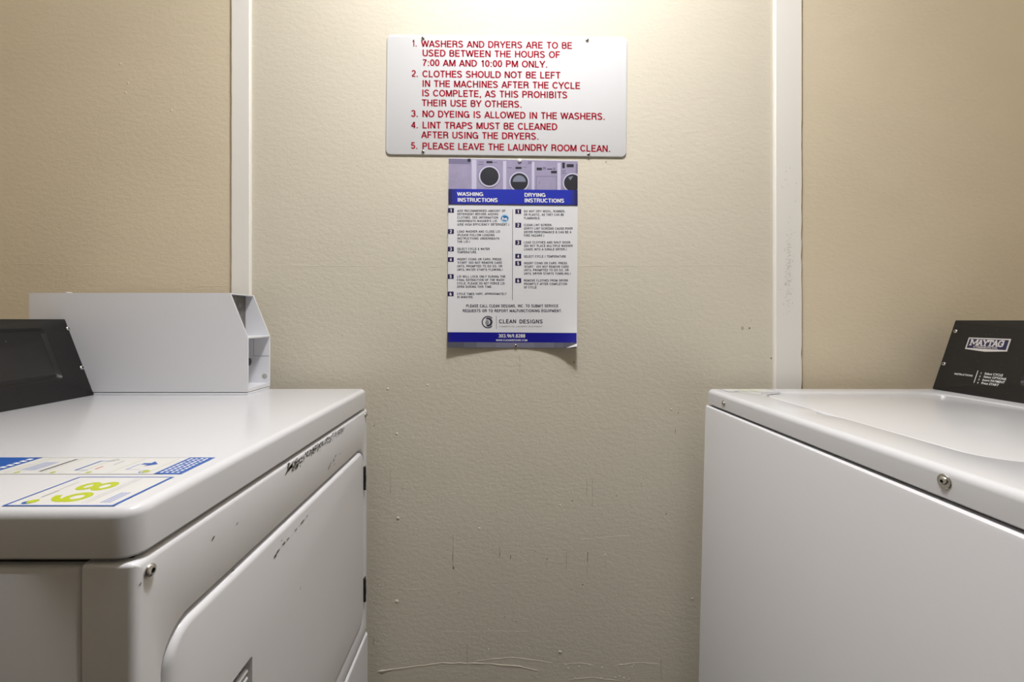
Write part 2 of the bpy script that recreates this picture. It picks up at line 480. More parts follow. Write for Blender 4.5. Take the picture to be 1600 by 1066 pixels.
def streak(x, y0, y1, wpx, mi):
    n = max(2, int((y1 - y0) / 4)); f = wallpt(.0004)
    for i in range(n):
        a = y0 + (y1 - y0) * i / n; b = y0 + (y1 - y0) * (i + 1) / n
        ww = wpx * random.uniform(.35, 1.0); j = random.uniform(-.3, .3)
        poly(bm, [(x + j - ww / 2, a), (x + j + ww / 2, a), (x + j + ww / 2 * .8, b), (x + j - ww / 2 * .8, b)], f, mi)
for x, a, b, wd, mi in ((707.5, 862, 889, 1.4, 0), (708, 832, 862, 1.2, 1), (780.7, 853, 864, 1.2, 1), (780.8, 864, 871, 1.6, 0), (798, 868, 874, 1.4, 0),
                        (885, 862, 889, 1.2, 1), (917.8, 863, 879, 1.6, 0), (917.5, 886, 899, 1.1, 1), (946, 870, 886, 1.2, 1),
                        (925.5, 748, 792, 1.2, 1), (917, 753, 775, 1.2, 1), (610, 758, 771, 1.6, 1), (610, 735, 758, 1.0, 1), (812, 556, 586, 1.1, 1),
                        (730, 1006, 1038, 1.3, 1), (1033, 1030, 1062, 1.3, 1), (584, 998, 1008, 1.2, 0), (1055, 669, 677, 1.3, 0), (629, 758, 770, 1., 1)):
    streak(x, a, b, wd, mi)
for x, y, r, mi in ((708.5, 888, 1.5, 0), (717, 926, .9, 0), (789, 964, .9, 0), (806, 971, .9, 0), (910.5, 914, 1.1, 0), (1041, 803, 1.0, 0), (963, 775, 1.1, 0),
                    (776, 800, .9, 0), (1060, 645, 1., 0), (894, 783, 1.2, 0), (855, 873.5, 1.1, 0), (989, 849, .8, 1), (945.5, 866, 1.5, 2), (887, 970, .7, 2),
                    (1160, 513, 2.2, 1), (1171, 513, 1.4, 0), (1174, 500, .8, 0), (1205, 560, 1.2, 0), (535, 524, .9, 0), (780, 596, .8, 0), (585, 665, .8, 0),
                    (897, 566, 1.1, 0), (947, 253, 1.3, 1), (1002, 756, .8, 0), (695, 872, 1., 1), (764, 881, .9, 1), (638, 240, .8, 1)):
    disc(bm, x, y, r, wallpt(.0005), mi, ry=r * random.uniform(.6, 1.4), seg=9)
for i in range(110):
    x = random.uniform(585, 1090); y = random.uniform(640, 1050)
    disc(bm, x, y, random.uniform(.3, .75), wallpt(.0005), random.choice((0, 1, 1, 1)), seg=7)
tag(obj('drip_marks', bm, [M['stain'], M['stain_lo'], M['stain_w']], wall_back, smooth=0), kind='stuff')
bm = bmesh.new()
for i in range(110):
    y = random.triangular(330, 500, 440); x = 1230 + random.gauss(0, 3.2) + (500 - y) * .02
    poly(bm, [(x, y), (x + random.uniform(.4, 1.4), y + random.uniform(-.3, .3)), (x + random.uniform(.2, 1.2), y + random.uniform(.6, 2.6)), (x - .2, y + random.uniform(.5, 1.6))], wallpt(.0094), 0)
for i in range(12):
    x = random.uniform(1220, 1245); y = random.uniform(215, 330); disc(bm, x, y, random.uniform(.4, .8), wallpt(.0094), 0, seg=7)
tag(obj('scuff_marks', bm, M['trim_dirt'], trim_2, smooth=0), kind='stuff')

# ------------------------------------------------------------------ fasteners
def screw(c, nrm, r, parent, name='screw', plate=None, mhead='steel', slot=True):
    bm = bmesh.new()
    if plate:
        lathe(bm, c, nrm, [(r * plate, 0), (r * plate, .0006), (r * plate * .93, .0012), (r * 1.0, .0012)], 28, 2)
    lathe(bm, c, nrm, [(r * .9, 0), (r, r * .22), (r * .93, r * .42), (r * .72, r * .58), (r * .42, r * .66), (r * .36, r * .66), (r * .30, r * .4), (0, r * .36)], 24, 0)
    for f in bm.faces:
        d = (f.calc_center_median() - Vector(c)); n = Vector(nrm).normalized()
        rad = (d - n * d.dot(n)).length
        if f.material_index == 0 and rad < r * .37 and d.dot(n) > r * .1: f.material_index = 1
    return obj(name, bm, [M[mhead], M['gap'], M['steel']], parent)

# ------------------------------------------------------------------ dryer on the left
LX = -0.3196; DY0, DY1 = .3867, 1.072; ZTOP = .914
dryer = thing('clothes_dryer', 'white front-loading dryer on the left with coin box, stickers and chipped front', 'dryer', (-.67, .73, 0))
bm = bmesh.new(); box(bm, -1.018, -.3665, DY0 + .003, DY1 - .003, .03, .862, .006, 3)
obj('cabinet', bm, M['white_lifted'], dryer)
for x in (-.96, -.40):
    for y in (DY0 + .06, DY1 - .06):
        bm = bmesh.new(); lathe(bm, (x, y, 0), (0, 0, 1), [(.022, 0), (.022, .012), (.01, .014), (.01, .035)], 16)
        obj('foot', bm, M['black'], dryer)
bm = bmesh.new(); box(bm, -1.0, -.33, DY0 + .012, DY1 - .012, .855, .875); obj('seal', bm, M['gap'], dryer)
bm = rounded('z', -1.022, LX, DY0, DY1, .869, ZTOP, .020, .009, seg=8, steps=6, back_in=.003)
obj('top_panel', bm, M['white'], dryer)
# front panel with the door opening
y0, y1, z0, z1 = .426, 1.041, .374, .776
g = .0035
ex = []
for ins, c in ((-.006, LX - .0005), (-.003, LX - .0015), (0, LX - .006), (0, LX - .026)):
    ex.append(ring('x', rr(y0 - g + ins, y1 + g - ins, z0 - g + ins, z1 + g - ins, .036 - ins, 8, 1), c))
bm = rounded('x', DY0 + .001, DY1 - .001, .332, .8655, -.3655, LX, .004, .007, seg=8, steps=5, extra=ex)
fp = obj('front_panel', bm, M['white_lifted'], dryer)
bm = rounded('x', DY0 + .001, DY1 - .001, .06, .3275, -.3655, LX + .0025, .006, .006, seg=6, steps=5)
obj('lower_panel', bm, M['white_lifted'], dryer)
# door with its handle pocket
hy0, hy1, hz0, hz1 = .452, .5676, .50, .647
ex = [ring('x', rr(hy0 - .002, hy1 + .001, hz0 - .002, hz1 + .002, .004, 8, 1), LX + .0022),
      ring('x', rr(hy0, hy1, hz0, hz1 - .003, .003, 8, 1), LX - .003),
      ring('x', rr(hy0 + .002, hy1 - .001, hz0 + .002, hz1 - .014, .003, 8, 1), LX - .014)]
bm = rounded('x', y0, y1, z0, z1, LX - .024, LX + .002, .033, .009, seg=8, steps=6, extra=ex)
door = obj('door', bm, M['white_lifted'], dryer)
for zc in (.632, .6225):
    bm = bmesh.new(); tube(bm, [(LX - .004, hy0 + .004, zc), (LX - .004, hy1 - .004, zc)], .0036, seg=14)
    obj('handle_ridge', bm, M['white'], door)
bm = bmesh.new(); box(bm, LX - .012, LX - .003, hy0 + .004, hy1 - .004, .515, .618, .002); obj('handle_plate', bm, M['white'], door)
for zc in (.705, .441):
    bm = bmesh.new()
    box(bm, LX - .003, LX + .0012, 1.047, 1.057, zc - .027, zc + .027, .0006)
    for k in range(3):
        a = zc - .027 + k * .018
        lathe(bm, (LX + .0022, 1.0445, a + .0006), (0, 0, 1), [(.0030 if k != 1 else .0034, 0), (.0030 if k != 1 else .0034, .0168), (.001, .0169)], 14, 1 if k == 1 else 0)
    obj('hinge', bm, [M['dark_steel'], M['dark_steel']], dryer)
screw((LX, .4035, .8515), (1, 0, 0), .0062, dryer)
screw((LX, 1.055, .853), (1, 0, 0), .0062, dryer)
# chipped paint on the front
def dfront(l): return lambda u, v: Vector((LX + l, u, v))
bm = bmesh.new()
def flake(y, z, s, sz, mi, l=.0004, ang=0.0):
    n = random.randint(5, 8); pts = []
    for i in range(n):
        t = 2 * PI * i / n; r = random.uniform(.45, 1)
        a = s * r * math.cos(t); b = sz * r * math.sin(t)
        pts.append((y + a * math.cos(ang) - b * math.sin(ang), z + a * math.sin(ang) + b * math.cos(ang)))
    poly(bm, pts, dfront(l), mi)
for i in range(330):
    t = random.random() ** .9; y = .662 + t * .25
    z = .856 + random.gauss(0, .0032) - (.004 if y < .72 else 0) * random.random()
    k = 1.5 if y < .70 else 1.0
    dens = .95 if (y < .72 or .74 < y < .80) else .6
    if random.random() > dens: continue
    flake(y, min(z, .8615), random.uniform(.0012, .0052) * k, random.uniform(.0005, .0019) * k, random.choice((0, 0, 1)), ang=random.uniform(-.3, .9))
for y, z, s, sz in ((.83, .803, .009, .0016), (.838, .808, .007, .0012), (.853, .809, .007, .0022), (.862, .814, .006, .0016), (.858, .800, .004, .0012), (.885, .812, .003, .001),
                    (.4935, .836, .004, .0014), (.5385, .8315, .0035, .0012), (.3935, .845, .002, .001)):
    flake(y, z, s, sz, 0, ang=.5)
for y, z, s, sz in ((.626, .7455, .006, .0028), (.633, .748, .008, .0018), (.652, .7505, .008, .0024), (.664, .751, .006, .0012), (.690, .7525, .006, .0012), (.712, .754, .009, .002), (.73, .756, .006, .001), (.645, .7585, .003, .0008)):
    flake(y, z, s, sz, 0, l=.0025, ang=.12)
for y, z in ((.706, .653), (.705, .651)):
    flake(y, z, .001, .0028, 1, l=.0025)
flake(.53, .7795, .006, .0014, 0, l=.0006); flake(.838, .7795, .01, .0012, 0, l=.0006)
tag(obj('paint_chips', bm, [M['chip'], M['chip_lo']], dryer, smooth=0), kind='stuff', label='dark chips in the white paint below the top edge')

# control console, seen from its far end
CX0, CZ0 = -.8946, .914
def lcon(u, v, l=0.0):   # u = y, v = height above the top; face leans away from the aisle
    return Vector((CX0 - .385 * v + l * .93, u, CZ0 + v + l * .36))
def prism(pts, ya, yb, bev=.003):
    bm = bmesh.new(); A = [bm.verts.new((x, ya, z)) for x, z in pts]; B = [bm.verts.new((x, yb, z)) for x, z in pts]
    n = len(pts)
    for i in range(n): bm.faces.new((A[i], A[(i + 1) % n], B[(i + 1) % n], B[i]))
    bm.faces.new(A[::-1]); bm.faces.new(B)
    bmesh.ops.recalc_face_normals(bm, faces=bm.faces[:])
    bmesh.ops.bevel(bm, geom=bm.edges[:], offset=bev, segments=2, affect='EDGES')
    return bm
bm = prism([(CX0 - .003, .9145), (CX0 - .0675, 1.0805), (-1.012, 1.0805), (-1.012, .9145)], .41, .981, .003)
lconsole = obj('console', bm, M['black'], dryer)
# face plate with a pressed rounded recess
loops = []
A0, A1, B0, B1 = .409, .984, .0005, .1675
R0, R1, Q0, Q1 = .46, .924, .040, .149
for ins, l in ((0, -.004), (0, 0), (.0015, .0012)):
    loops.append([lcon(a, b, l) for a, b in rr(A0 + ins, A1 - ins, B0 + ins, B1 - ins, .0025, 6, 6)])
for ins, l in ((-.004, .0012), (-.0015, .0026), (.0015, .0026), (.0045, -.0005), (.007, -.0028)):
    loops.append([lcon(a, b, l) for a, b in rr(R0 + ins, R1 - ins, Q0 + ins, Q1 - ins, .009, 6, 6)])
bm = bmesh.new(); loft(bm, loops); obj('face_plate', bm, M['black'], lconsole)
bm = bmesh.new()
loft(bm, [[lcon(a, b, l) for a, b in rr(.62, .8125, .055, .100, .004, 4, 1)] for l in (-.003, -.0012)])
obj('display', bm, M['glass_dark'], lconsole)
nl = Vector((.93, 0, .36))
for y, v in ((.9735, .1465), (.9705, .0605)):
    screw(lcon(y, v, .0012), nl, .0048, lconsole)
bm = bmesh.new()
for i in range(26):
    y = random.uniform(.5, .98); v = random.uniform(.02, .16)
    disc(bm, y, v, random.uniform(.0003, .0007), lambda a, b: lcon(a, b, .0016 if (b < .038 or a > .93) else -.0024), 0, seg=6)
tag(obj('dust_specks', bm, M['chip_lo'], lconsole, smooth=0), kind='stuff')

# coin box
BY0, BY1 = .975, 1.0695
FX, SX = -.5535, -.593   # lower front edge and upper end of the slope
prof = [(-1.037, .9205), (FX, .9205), (FX, 1.0405), (SX, 1.1395), (-1.037, 1.1395)]
def plate(pts, ya, yb, bm):
    A = [bm.verts.new((x, ya, z)) for x, z in pts]; B = [bm.verts.new((x, yb, z)) for x, z in pts]; n = len(pts)
    for i in range(n): bm.faces.new((A[i], A[(i + 1) % n], B[(i + 1) % n], B[i]))
    bm.faces.new(A[::-1]); bm.faces.new(B)
bm = bmesh.new()
plate(prof, BY0, BY0 + .0026, bm); plate(prof, BY1 - .0026, BY1, bm)
bmesh.ops.recalc_face_normals(bm, faces=bm.faces[:])
bmesh.ops.bevel(bm, geom=bm.edges[:], offset=.0007, segments=2, affect='EDGES')
box(bm, -1.036, SX, BY0 + .001, BY1 - .001, 1.1368, 1.1395)
box(bm, -1.037, -1.0344, BY0 + .001, BY1 - .001, .921, 1.139)
box(bm, -1.036, FX - .001, BY0 + .001, BY1 - .001, .9206, .9285)
coin = obj('coin_box', bm, M['white_lifted'], dryer)
coin['label'] = 'white sheet-metal coin box with open sloping end'
bm = bmesh.new(); box(bm, SX - .022, FX - .0005, BY0 + .002, BY1 - .002, 1.0385, 1.0425, .0008); obj('shelf', bm, M['white_lifted'], coin)
bm = bmesh.new(); box(bm, -.70, -.612, BY0 + .0026, BY1 - .0026, 1.0425, 1.137); obj('coin_mechanism', bm, M['zinc'], coin)
bm = bmesh.new(); box(bm, -.70, -.603, BY0 + .0026, BY1 - .0026, .9285, 1.0385, .0006); inner = obj('vault_door', bm, M['white_lifted'], coin)
bm = bmesh.new(); lathe(bm, (-.603, 1.043, .981), (1, 0, 0), [(.013, 0), (.013, .003), (.009, .004), (.009, .014), (.006, .0145), (0, .0145)], 20)
obj('lock', bm, M['print_black'], coin)
bm = bmesh.new(); lathe(bm, (-.5655, BY1 - .0026, .9445), (0, -1, 0), [(.0062, 0), (.0062, .0006), (.0048, .0012), (.002, .0012), (0, .0006)], 24); obj('plug', bm, mat('plug_grey', (.42, .40, .37), .5), coin)
yy = BY1 - .0026 - .0003
bm = bmesh.new(); box(bm, -.5925, -.5917, yy - .0003, yy, .9935, 1.038); box(bm, -.5925, FX - .001, yy - .0003, yy, .9927, .9935)
obj('access_seam', bm, M['ink_grey'], coin)
bm = bmesh.new(); box(bm, -1.033, FX - .0008, BY0 + .0003, BY1 - .0005, .9137, .9192, .0008); obj('base_plate', bm, M['white_lifted'], coin)
bm = bmesh.new(); box(bm, -1.03, FX - .003, BY0 + .002, BY1 - .002, .9190, .9207); obj('base_gasket', bm, M['gap'], coin)
bm = bmesh.new(); box(bm, -1.025, -.975, 1.0, 1.03, 1.1393, 1.1408, .0004); lathe(bm, (-.985, 1.012, 1.1405), (0, 0, 1), [(.006, 0), (.006, .002), (.003, .0032), (0, .0034)], 16)
obj('top_catch', bm, M['white_lifted'], coin)

# stickers on the dryer top: text runs away from the camera, lines step toward the aisle
def top(l=.0): return lambda u, v: Vector((u, v, ZTOP + .0003 + l))
def stx(l):  # frame for text: u along +y, v (down) along +x
    return lambda u, v: Vector((v, u, ZTOP + .0003 + l))
def rect(bm, x0, x1, ya, yb, l, mi): poly(bm, [(x0, ya), (x1, ya), (x1, yb), (x0, yb)], top(l), mi)
def sticker_base(x0, x1, ya, yb, name):
    bm = bmesh.new(); loft(bm, [ring('z', rr(x0, x1, ya, yb, .003, 5), z) for z in (ZTOP - .0001, ZTOP + .0003)])
    return obj(name, bm, M['vinyl'], dryer, smooth=0)
SM = [M['sblue'], M['slime'], M['sgreen'], M['sgrey'], M['spale'], M['swhite'], M['sorange'], M['ink']]
s1 = sticker_base(-.443, -.3425, .3935, .4665, 'sticker'); s1['label'] = 'white sticker with blue border and lime number 68'
bm = bmesh.new()
for x0, x1, a, b in ((-.443, -.3425, .3935, .3955), (-.443, -.3425, .4648, .4665), (-.443, -.4405, .3955, .4648), (-.346, -.3425, .3955, .4648)):
    rect(bm, x0, x1, a, b, .0001, 0)
def digit(yc, parts):
    for n_, (cu_, cv_, ru, rv, a, b, th_) in enumerate(parts):   # u along +y, v measured up the digit (towards -x)
        A_ = []; B_ = []; K = 30
        for i in range(K + 1):
            t = math.radians(a + (b - a) * i / K)
            for lst, q in ((A_, -th_ / 2), (B_, th_ / 2)):
                lst.append(bm.verts.new(Vector((-.3828 - (cv_ + (rv + q) * math.sin(t)), yc + cu_ + (ru + q) * math.cos(t), ZTOP + .0004 + .00006 * n_))))
        for i in range(K):
            f_ = bm.faces.new((A_[i], A_[i + 1], B_[i + 1], B_[i])); f_.material_index = 1
digit(.4135, [(0, .0118, .0082, .0085, 0, 360, .0062), (.0055, .0170, .0137, .0152, 95, 185, .0060)])
digit(.4405, [(0, .0098, .0085, .0072, 0, 360, .0060), (0, .0262, .0075, .0062, 0, 360, .0056)])
disc(bm, -.4275, .4015, .005, top(.0001), 0, ry=.004); disc(bm, -.4255, .4035, .0042, top(.0002), 1, ry=.0045)
rect(bm, -.4285, -.4265, .413, .430, .0001, 3); rect(bm, -.4295, -.4288, .432, .452, .0001, 3)
for x in (-.3775, -.3735): rect(bm, x, x + .0005, .399, .462, .0001, 3)
for x, a, b in ((-.362, .4005, .4245), (-.3585, .4005, .4245), (-.355, .4005, .4245)): rect(bm, x, x + .002, a, b, .0001, 4)
obj('print', bm, SM, s1, smooth=0)
s2 = sticker_base(-.76, -.3415, .4745, .5325, 'sticker'); s2['label'] = 'long white instruction sticker with blue header and footer'
bm = bmesh.new()
for a, b in ((.4745, .4757), (.5317, .5325)): rect(bm, -.56, -.362, a, b, .0001, 3)
rect(bm, -.76, -.549, .4745, .5325, .0001, 0)
for i in range(7): poly(bm, [(-.5535, .480 + i * .007), (-.5535, .4845 + i * .007), (-.5605, .4855 + i * .007), (-.5605, .481 + i * .007)], top(.0002), 5)
rect(bm, -.372, -.3415, .4745, .5325, .0001, 0)
for x in (-.368, -.362, -.356, -.350):
    n = 9
    for i in range(n):
        a = .479 + i * .0058
        rect(bm, x, x + .003, a, a + random.uniform(.0025, .0045), .0002, 5)
for x in (-.536, -.497, -.457, -.423, -.382): rect(bm, x, x + .0011, .478, .529, .0001, 2)
for i in range(5): rect(bm, -.528 + i * .0035, -.5262 + i * .0035, .487, .515, .0001, 4)
rect(bm, -.5035, -.5005, .483, .526, .0001, 7)
rect(bm, -.468, -.4655, .4865, .520, .0001, 0); rect(bm, -.4655, -.453, .518, .520, .0001, 4); rect(bm, -.4655, -.453, .4865, .488, .0001, 4)
rect(bm, -.449, -.4465, .490, .500, .0001, 6); annulus(bm, -.452, .522, .002, .003, top(.0001), 3)
rect(bm, -.441, -.4395, .505, .520, .0001, 3)
for x0, x1, a, b in ((-.413, -.397, .489, .490), (-.413, -.397, .5065, .5075), (-.414, -.412, .489, .507)): rect(bm, x0, x1, a, b, .0001, 4)
poly(bm, [(-.402, .500), (-.392, .508), (-.402, .517)], top(.0002), 0)
rect(bm, -.410, -.402, .506, .511, .0002, 0)
disc(bm, -.386, .483, .0035, top(.0002), 1, ry=.0035); annulus(bm, -.388, .483, .0038, .0048, top(.0001), 0)
for x in (-.527, -.488, -.449): disc(bm, x + .003, .4805, .0022, top(.0002), 1, ry=.003, seg=14)
obj('print', bm, SM, s2, smooth=0)

# ------------------------------------------------------------------ washer on the right
RX = .501
washer = thing('washing_machine', 'white top-loading washer on the right with black control console', 'washing machine', (.85, .73, 0))
bm = bmesh.new()   # plain enamel cabinet whose front narrows slightly towards the floor
pts = []
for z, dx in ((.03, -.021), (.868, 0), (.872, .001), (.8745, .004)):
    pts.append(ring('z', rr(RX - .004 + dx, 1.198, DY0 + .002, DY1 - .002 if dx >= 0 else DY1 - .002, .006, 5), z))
loft(bm, pts); obj('cabinet', bm, M['white_lifted'], washer)
for x in (.56, 1.13):
    for y in (DY0 + .06, DY1 - .06):
        bm = bmesh.new(); lathe(bm, (x, y, 0), (0, 0, 1), [(.022, 0), (.022, .012), (.01, .014), (.01, .035)], 16)
        obj('foot', bm, M['black'], washer)
bm = bmesh.new(); box(bm, RX + .010, 1.19, DY0 + .010, DY1 - .010, .870, .882); obj('seal', bm, M['gap'], washer)
def notch(pts, k=1.0):
    return [(a - .017 * k * math.exp(-((b - .785) / .022) ** 2) if a < .62 else a, b) for a, b in pts]
N = 28
LXa, LXb, LYa, LYb = .583, .998, .515, 1.002
ex = []
for ins, z, k in ((-.003, ZTOP, 1.2), (0, ZTOP - .0008, 1), (.0015, ZTOP - .0035, .9), (.002, ZTOP - .010, .8)):
    ex.append(ring('z', notch(rr(LXa + ins, LXb - ins, LYa + ins, LYb - ins, .05 - ins, 8, N), k), z))
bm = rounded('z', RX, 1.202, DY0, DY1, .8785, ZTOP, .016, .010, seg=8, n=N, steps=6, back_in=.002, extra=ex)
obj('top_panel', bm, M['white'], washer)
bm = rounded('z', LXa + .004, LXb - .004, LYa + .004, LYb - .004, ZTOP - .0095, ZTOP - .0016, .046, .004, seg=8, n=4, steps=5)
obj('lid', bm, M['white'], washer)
for y, z in ((.987, .8935), (.4975, .8985)):
    screw((RX, y, z), (-1, 0, 0), .0052 if y < .6 else .0046, washer, plate=1.55)
# console
def rcon(u, v, l=0.0):   # u = y, v = z world
    return Vector((1.0385 + .3384 * (v - ZTOP) - l * .947, u, v + l * .32))
bm = prism([(1.0415, .9145), (1.0970, 1.0765), (1.19, 1.0765), (1.19, .9145)], .41, 1.058, .003)
rconsole = obj('console', bm, M['black'], washer)
loops = []
for ins, l in ((0, -.004), (0, 0), (.0012, .001)):
    loops.append([rcon(a, b, l) for a, b in rr(.409 + ins, 1.0605 - ins, .9150 + ins, 1.0790 - ins, .002, 5, 4)])
for ins, l in ((-.004, .001), (-.0015, .002), (.0015, .002), (.005, -.0015)):
    loops.append([rcon(a, b, l) for a, b in rr(.46 + ins, .893 - ins, .945 + ins, 1.062 - ins, .012, 5, 4)])
bm = bmesh.new(); loft(bm, loops); obj('face_plate', bm, M['black'], rconsole)
nr = Vector((-.947, 0, .32))
for y, z in ((1.050, 1.0525), (1.0515, .975)):
    screw(rcon(y, z, .001), nr, .0046, rconsole)
# badge and lettering; seen from the aisle u runs from far (left) to near (right)
def rc(l): return lambda u, v: rcon(1.0157 - u, 1.0390 - v, l)
bm = bmesh.new()
bw, bh = .0836, .0262
loft(bm, [[rc(l)(a, b) for a, b in [(0, 0), (bw, 0), (bw, bh), (bw * .5, bh + .0035), (0, bh)]] for l in (.0008, .0022)])
obj('badge', bm, M['badge'], rconsole, smooth=0)
bm = bmesh.new(); bdr = .0026
poly(bm, [(bdr, bdr), (bw - bdr, bdr), (bw - bdr, bh - bdr), (bdr, bh - bdr)], rc(.0024), 0)
# slab-serif capitals drawn as strokes
GL = {'M': ([[(0, 0), (0, 1)], [(0, 1), (.5, .25)], [(.5, .25), (1, 1)], [(1, 1), (1, 0)]], [0, 1], [0, 1], 1.25),
      'A': ([[(.1, 0), (.5, 1)], [(.5, 1), (.9, 0)], [(.25, .33), (.75, .33)]], [.1, .9], [], 1.0),
      'Y': ([[(.08, 1), (.5, .45)], [(.92, 1), (.5, .45)], [(.5, .45), (.5, 0)]], [.5], [.08, .92], 1.0),
      'T': ([[(.5, 0), (.5, 1)], [(0, .95), (1, .95)], [(.02, .98), (.02, .72)], [(.98, .98), (.98, .72)]], [.5], [], .92),
      'G': ([[(.9, .85), (.6, 1)], [(.6, 1), (.25, .9)], [(.25, .9), (.05, .5)], [(.05, .5), (.25, .1)], [(.25, .1), (.6, 0)], [(.6, 0), (.9, .12)], [(.9, .12), (.9, .45)], [(.62, .45), (1.0, .45)], [(.92, .66), (.92, 1)]], [], [], 1.0)}
def stroke(bm, p, q, t, fn, mi):
    dx, dy = q[0] - p[0], q[1] - p[1]; L = math.hypot(dx, dy); nx, ny = -dy / L * t / 2, dx / L * t / 2
    ex_, ey_ = dx / L * t * .35, dy / L * t * .35
    poly(bm, [(p[0] - ex_ + nx, p[1] - ey_ + ny), (q[0] + ex_ + nx, q[1] + ey_ + ny), (q[0] + ex_ - nx, q[1] + ey_ - ny), (p[0] - ex_ - nx, p[1] - ey_ - ny)], fn, mi)
u = .0088; H_ = .0122; base = .0170; wch = .0110
for i, ch in enumerate('MAYTAG'):
    st, bs, ts, wd = GL[ch]; wch_ = wch * wd * .92; ll = .0026 + i * .00002
    for a, b in st:
        stroke(bm, (u + a[0] * wch_, base - a[1] * H_), (u + b[0] * wch_, base - b[1] * H_), .0027, rc(ll), 1); ll += .00001
    for x in bs: stroke(bm, (u + x * wch_ - .0024, base), (u + x * wch_ + .0024, base), .0014, rc(ll), 1)
    for x in ts: stroke(bm, (u + x * wch_ - .0024, base - H_), (u + x * wch_ + .0024, base - H_), .0014, rc(ll), 1)
    u += wch_ + (.0014 if ch in 'MG' else .0002)
put_caps(bm, 'COMMERCIAL', .0165, .066, .0222, .0034, rc(.0026), th=.17, mi=1)
obj('badge_print', bm, [M['badge_navy'], M['badge']], rconsole, smooth=0)
bm = bmesh.new()
def rw(l): return lambda u, v: rcon(-u, -v, l)   # u = -y, v = -z
f = rw(.0013)
put_text(bm, 'INSTRUCTIONS', -1.0210, -.9820, -.9535, .0037, f, bold=.01)
poly(bm, [(-.9755, -.968), (-.9743, -.968), (-.9743, -.941), (-.9755, -.941)], f)
for i, (s, x1) in enumerate((('Select CYCLE', -.9255), ('Select OPTIONS', -.9175), ('Insert PAYMENT', -.9180), ('Press START', -.9270))):
    z = .9612 - i * .0069
    put_text(bm, s, -.9600, x1, -z, .0044, f, bold=.015)
    put_caps(bm, str(i + 1), -.9685, -.9662, -z, .0036, f, th=.19)
obj('lettering', bm, M['swhite'], rconsole, smooth=0)
bm = bmesh.new()
for i in range(34):
    y = random.uniform(.9, 1.055); v = random.uniform(.92, 1.07)
    disc(bm, -y, -v, random.uniform(.0002, .0005), rw(.0014), 0, seg=6)
tag(obj('dust_specks', bm, M['chip_lo'], rconsole, smooth=0), kind='stuff')
# sticker at the far left corner of the washer top
bm = bmesh.new()
fz = ZTOP + .0001
def wt(l): return lambda u, v: Vector((u, v, ZTOP + l))
poly(bm, [(.528, 1.059), (.640, 1.059), (.640, 1.006), (.596, 1.006), (.585, .988), (.575, .988), (.528, 1.02)], wt(.0003), 0)
poly(bm, [(.528, 1.0585), (.530, 1.0585), (.530, 1.02), (.528, 1.02)], wt(.0005), 1)
poly(bm, [(.6375, 1.059), (.640, 1.059), (.640, 1.006), (.6375, 1.006)], wt(.0005), 1)
poly(bm, [(.528, 1.022), (.640, 1.0085), (.640, 1.006), (.528, 1.019)], wt(.0005), 1)
for x in (.565, .590): poly(bm, [(x, 1.055), (x + .010, 1.055), (x + .010, 1.018), (x, 1.018)], wt(.0005), 2)
poly(bm, [(.545, 1.03), (.556, 1.03), (.556, 1.02), (.545, 1.02)], wt(.0005), 3)
poly(bm, [(.583, .990), (.640, 1.004), (.640, 1.0025), (.583, .988)], wt(.0005), 3)
so = obj('sticker', bm, [M['vinyl'], M['spale'], M['sgreen'], M['sgrey']], washer, smooth=0)
so['label'] = 'white sticker with thin blue and green print'

# ------------------------------------------------------------------ rules sign
sc = W(791.5, 150)
sign = thing('rules_sign', 'white rectangular sign with five laundry rules in red capitals, screwed to wall', 'sign', (sc.x, WY, sc.z))
ang = math.radians(.62)
k = WY / F
def sg(l):
    return lambda u, v: W(u, v, WY - l)
def sgr(u, v):   # sign outline frame: pixels about the centre, turned with the sign
    du, dv = u - 791.5, v - 150.8
    return (791.5 + du * math.cos(ang) - dv * math.sin(ang), 150.8 + du * math.sin(ang) + dv * math.cos(ang))
bm = bmesh.new(); loops = []
for ins, l in ((0, .0005), (0, .0030), (.5, .0038), (.9, .0040)):
    loops.append([sg(0)(*sgr(a, b)) - Vector((0, l, 0)) for a, b in rr(604.3 + ins, 978.7 - ins, 57.3 + ins, 244.3 - ins, 7.5 - ins, 8)])
loft(bm, loops); obj('panel', bm, M['sign'], sign)
def T(x): return 590 + x / 4.0
def TY(y): return 40 + y / 4.0
rules = [[('1.', 217, 248, 137, 0), ('WASHERS AND DRYERS ARE TO BE', 275, 1215, 140, 152), ('USED BETWEEN THE HOURS OF', 282, 1140, 198, 209), ('7:00 AM AND 10:00 PM ONLY.', 282, 1062, 258, 269)],
         [('2.', 215, 256, 326, 0), ('CLOTHES SHOULD NOT BE LEFT', 282, 1142, 328, 337), ('IN THE MACHINES AFTER THE CYCLE', 280, 1265, 388, 402), ('IS COMPLETE, AS THIS PROHIBITS', 278, 1185, 447, 460), ('THEIR USE BY OTHERS.', 278, 902, 508, 518)],
         [('3.', 212, 256, 575, 0), ('NO DYEING IS ALLOWED IN THE WASHERS.', 281, 1420, 577, 594)],
         [('4.', 212, 256, 646, 0), ('LINT TRAPS MUST BE CLEANED', 282, 1122, 647, 658), ('AFTER USING THE DRYERS.', 276, 1007, 707, 717)],
         [('5.', 211, 253, 775, 0), ('PLEASE LEAVE THE LAUNDRY ROOM CLEAN.', 281, 1453, 777, 794)]]
f = lambda u, v: W(u, v, WY) - Vector((0, .0043, 0))
for rule in rules:
    bm = bmesh.new()
    for s, a, b, c, d in rule:
        sl = ((d - c) / (b - a)) if d else .011
        put_caps(bm, s, T(a), T(b), TY(c), 10.4, f, slope=sl)
    obj('rule_lettering', bm, M['red'], sign, smooth=0)
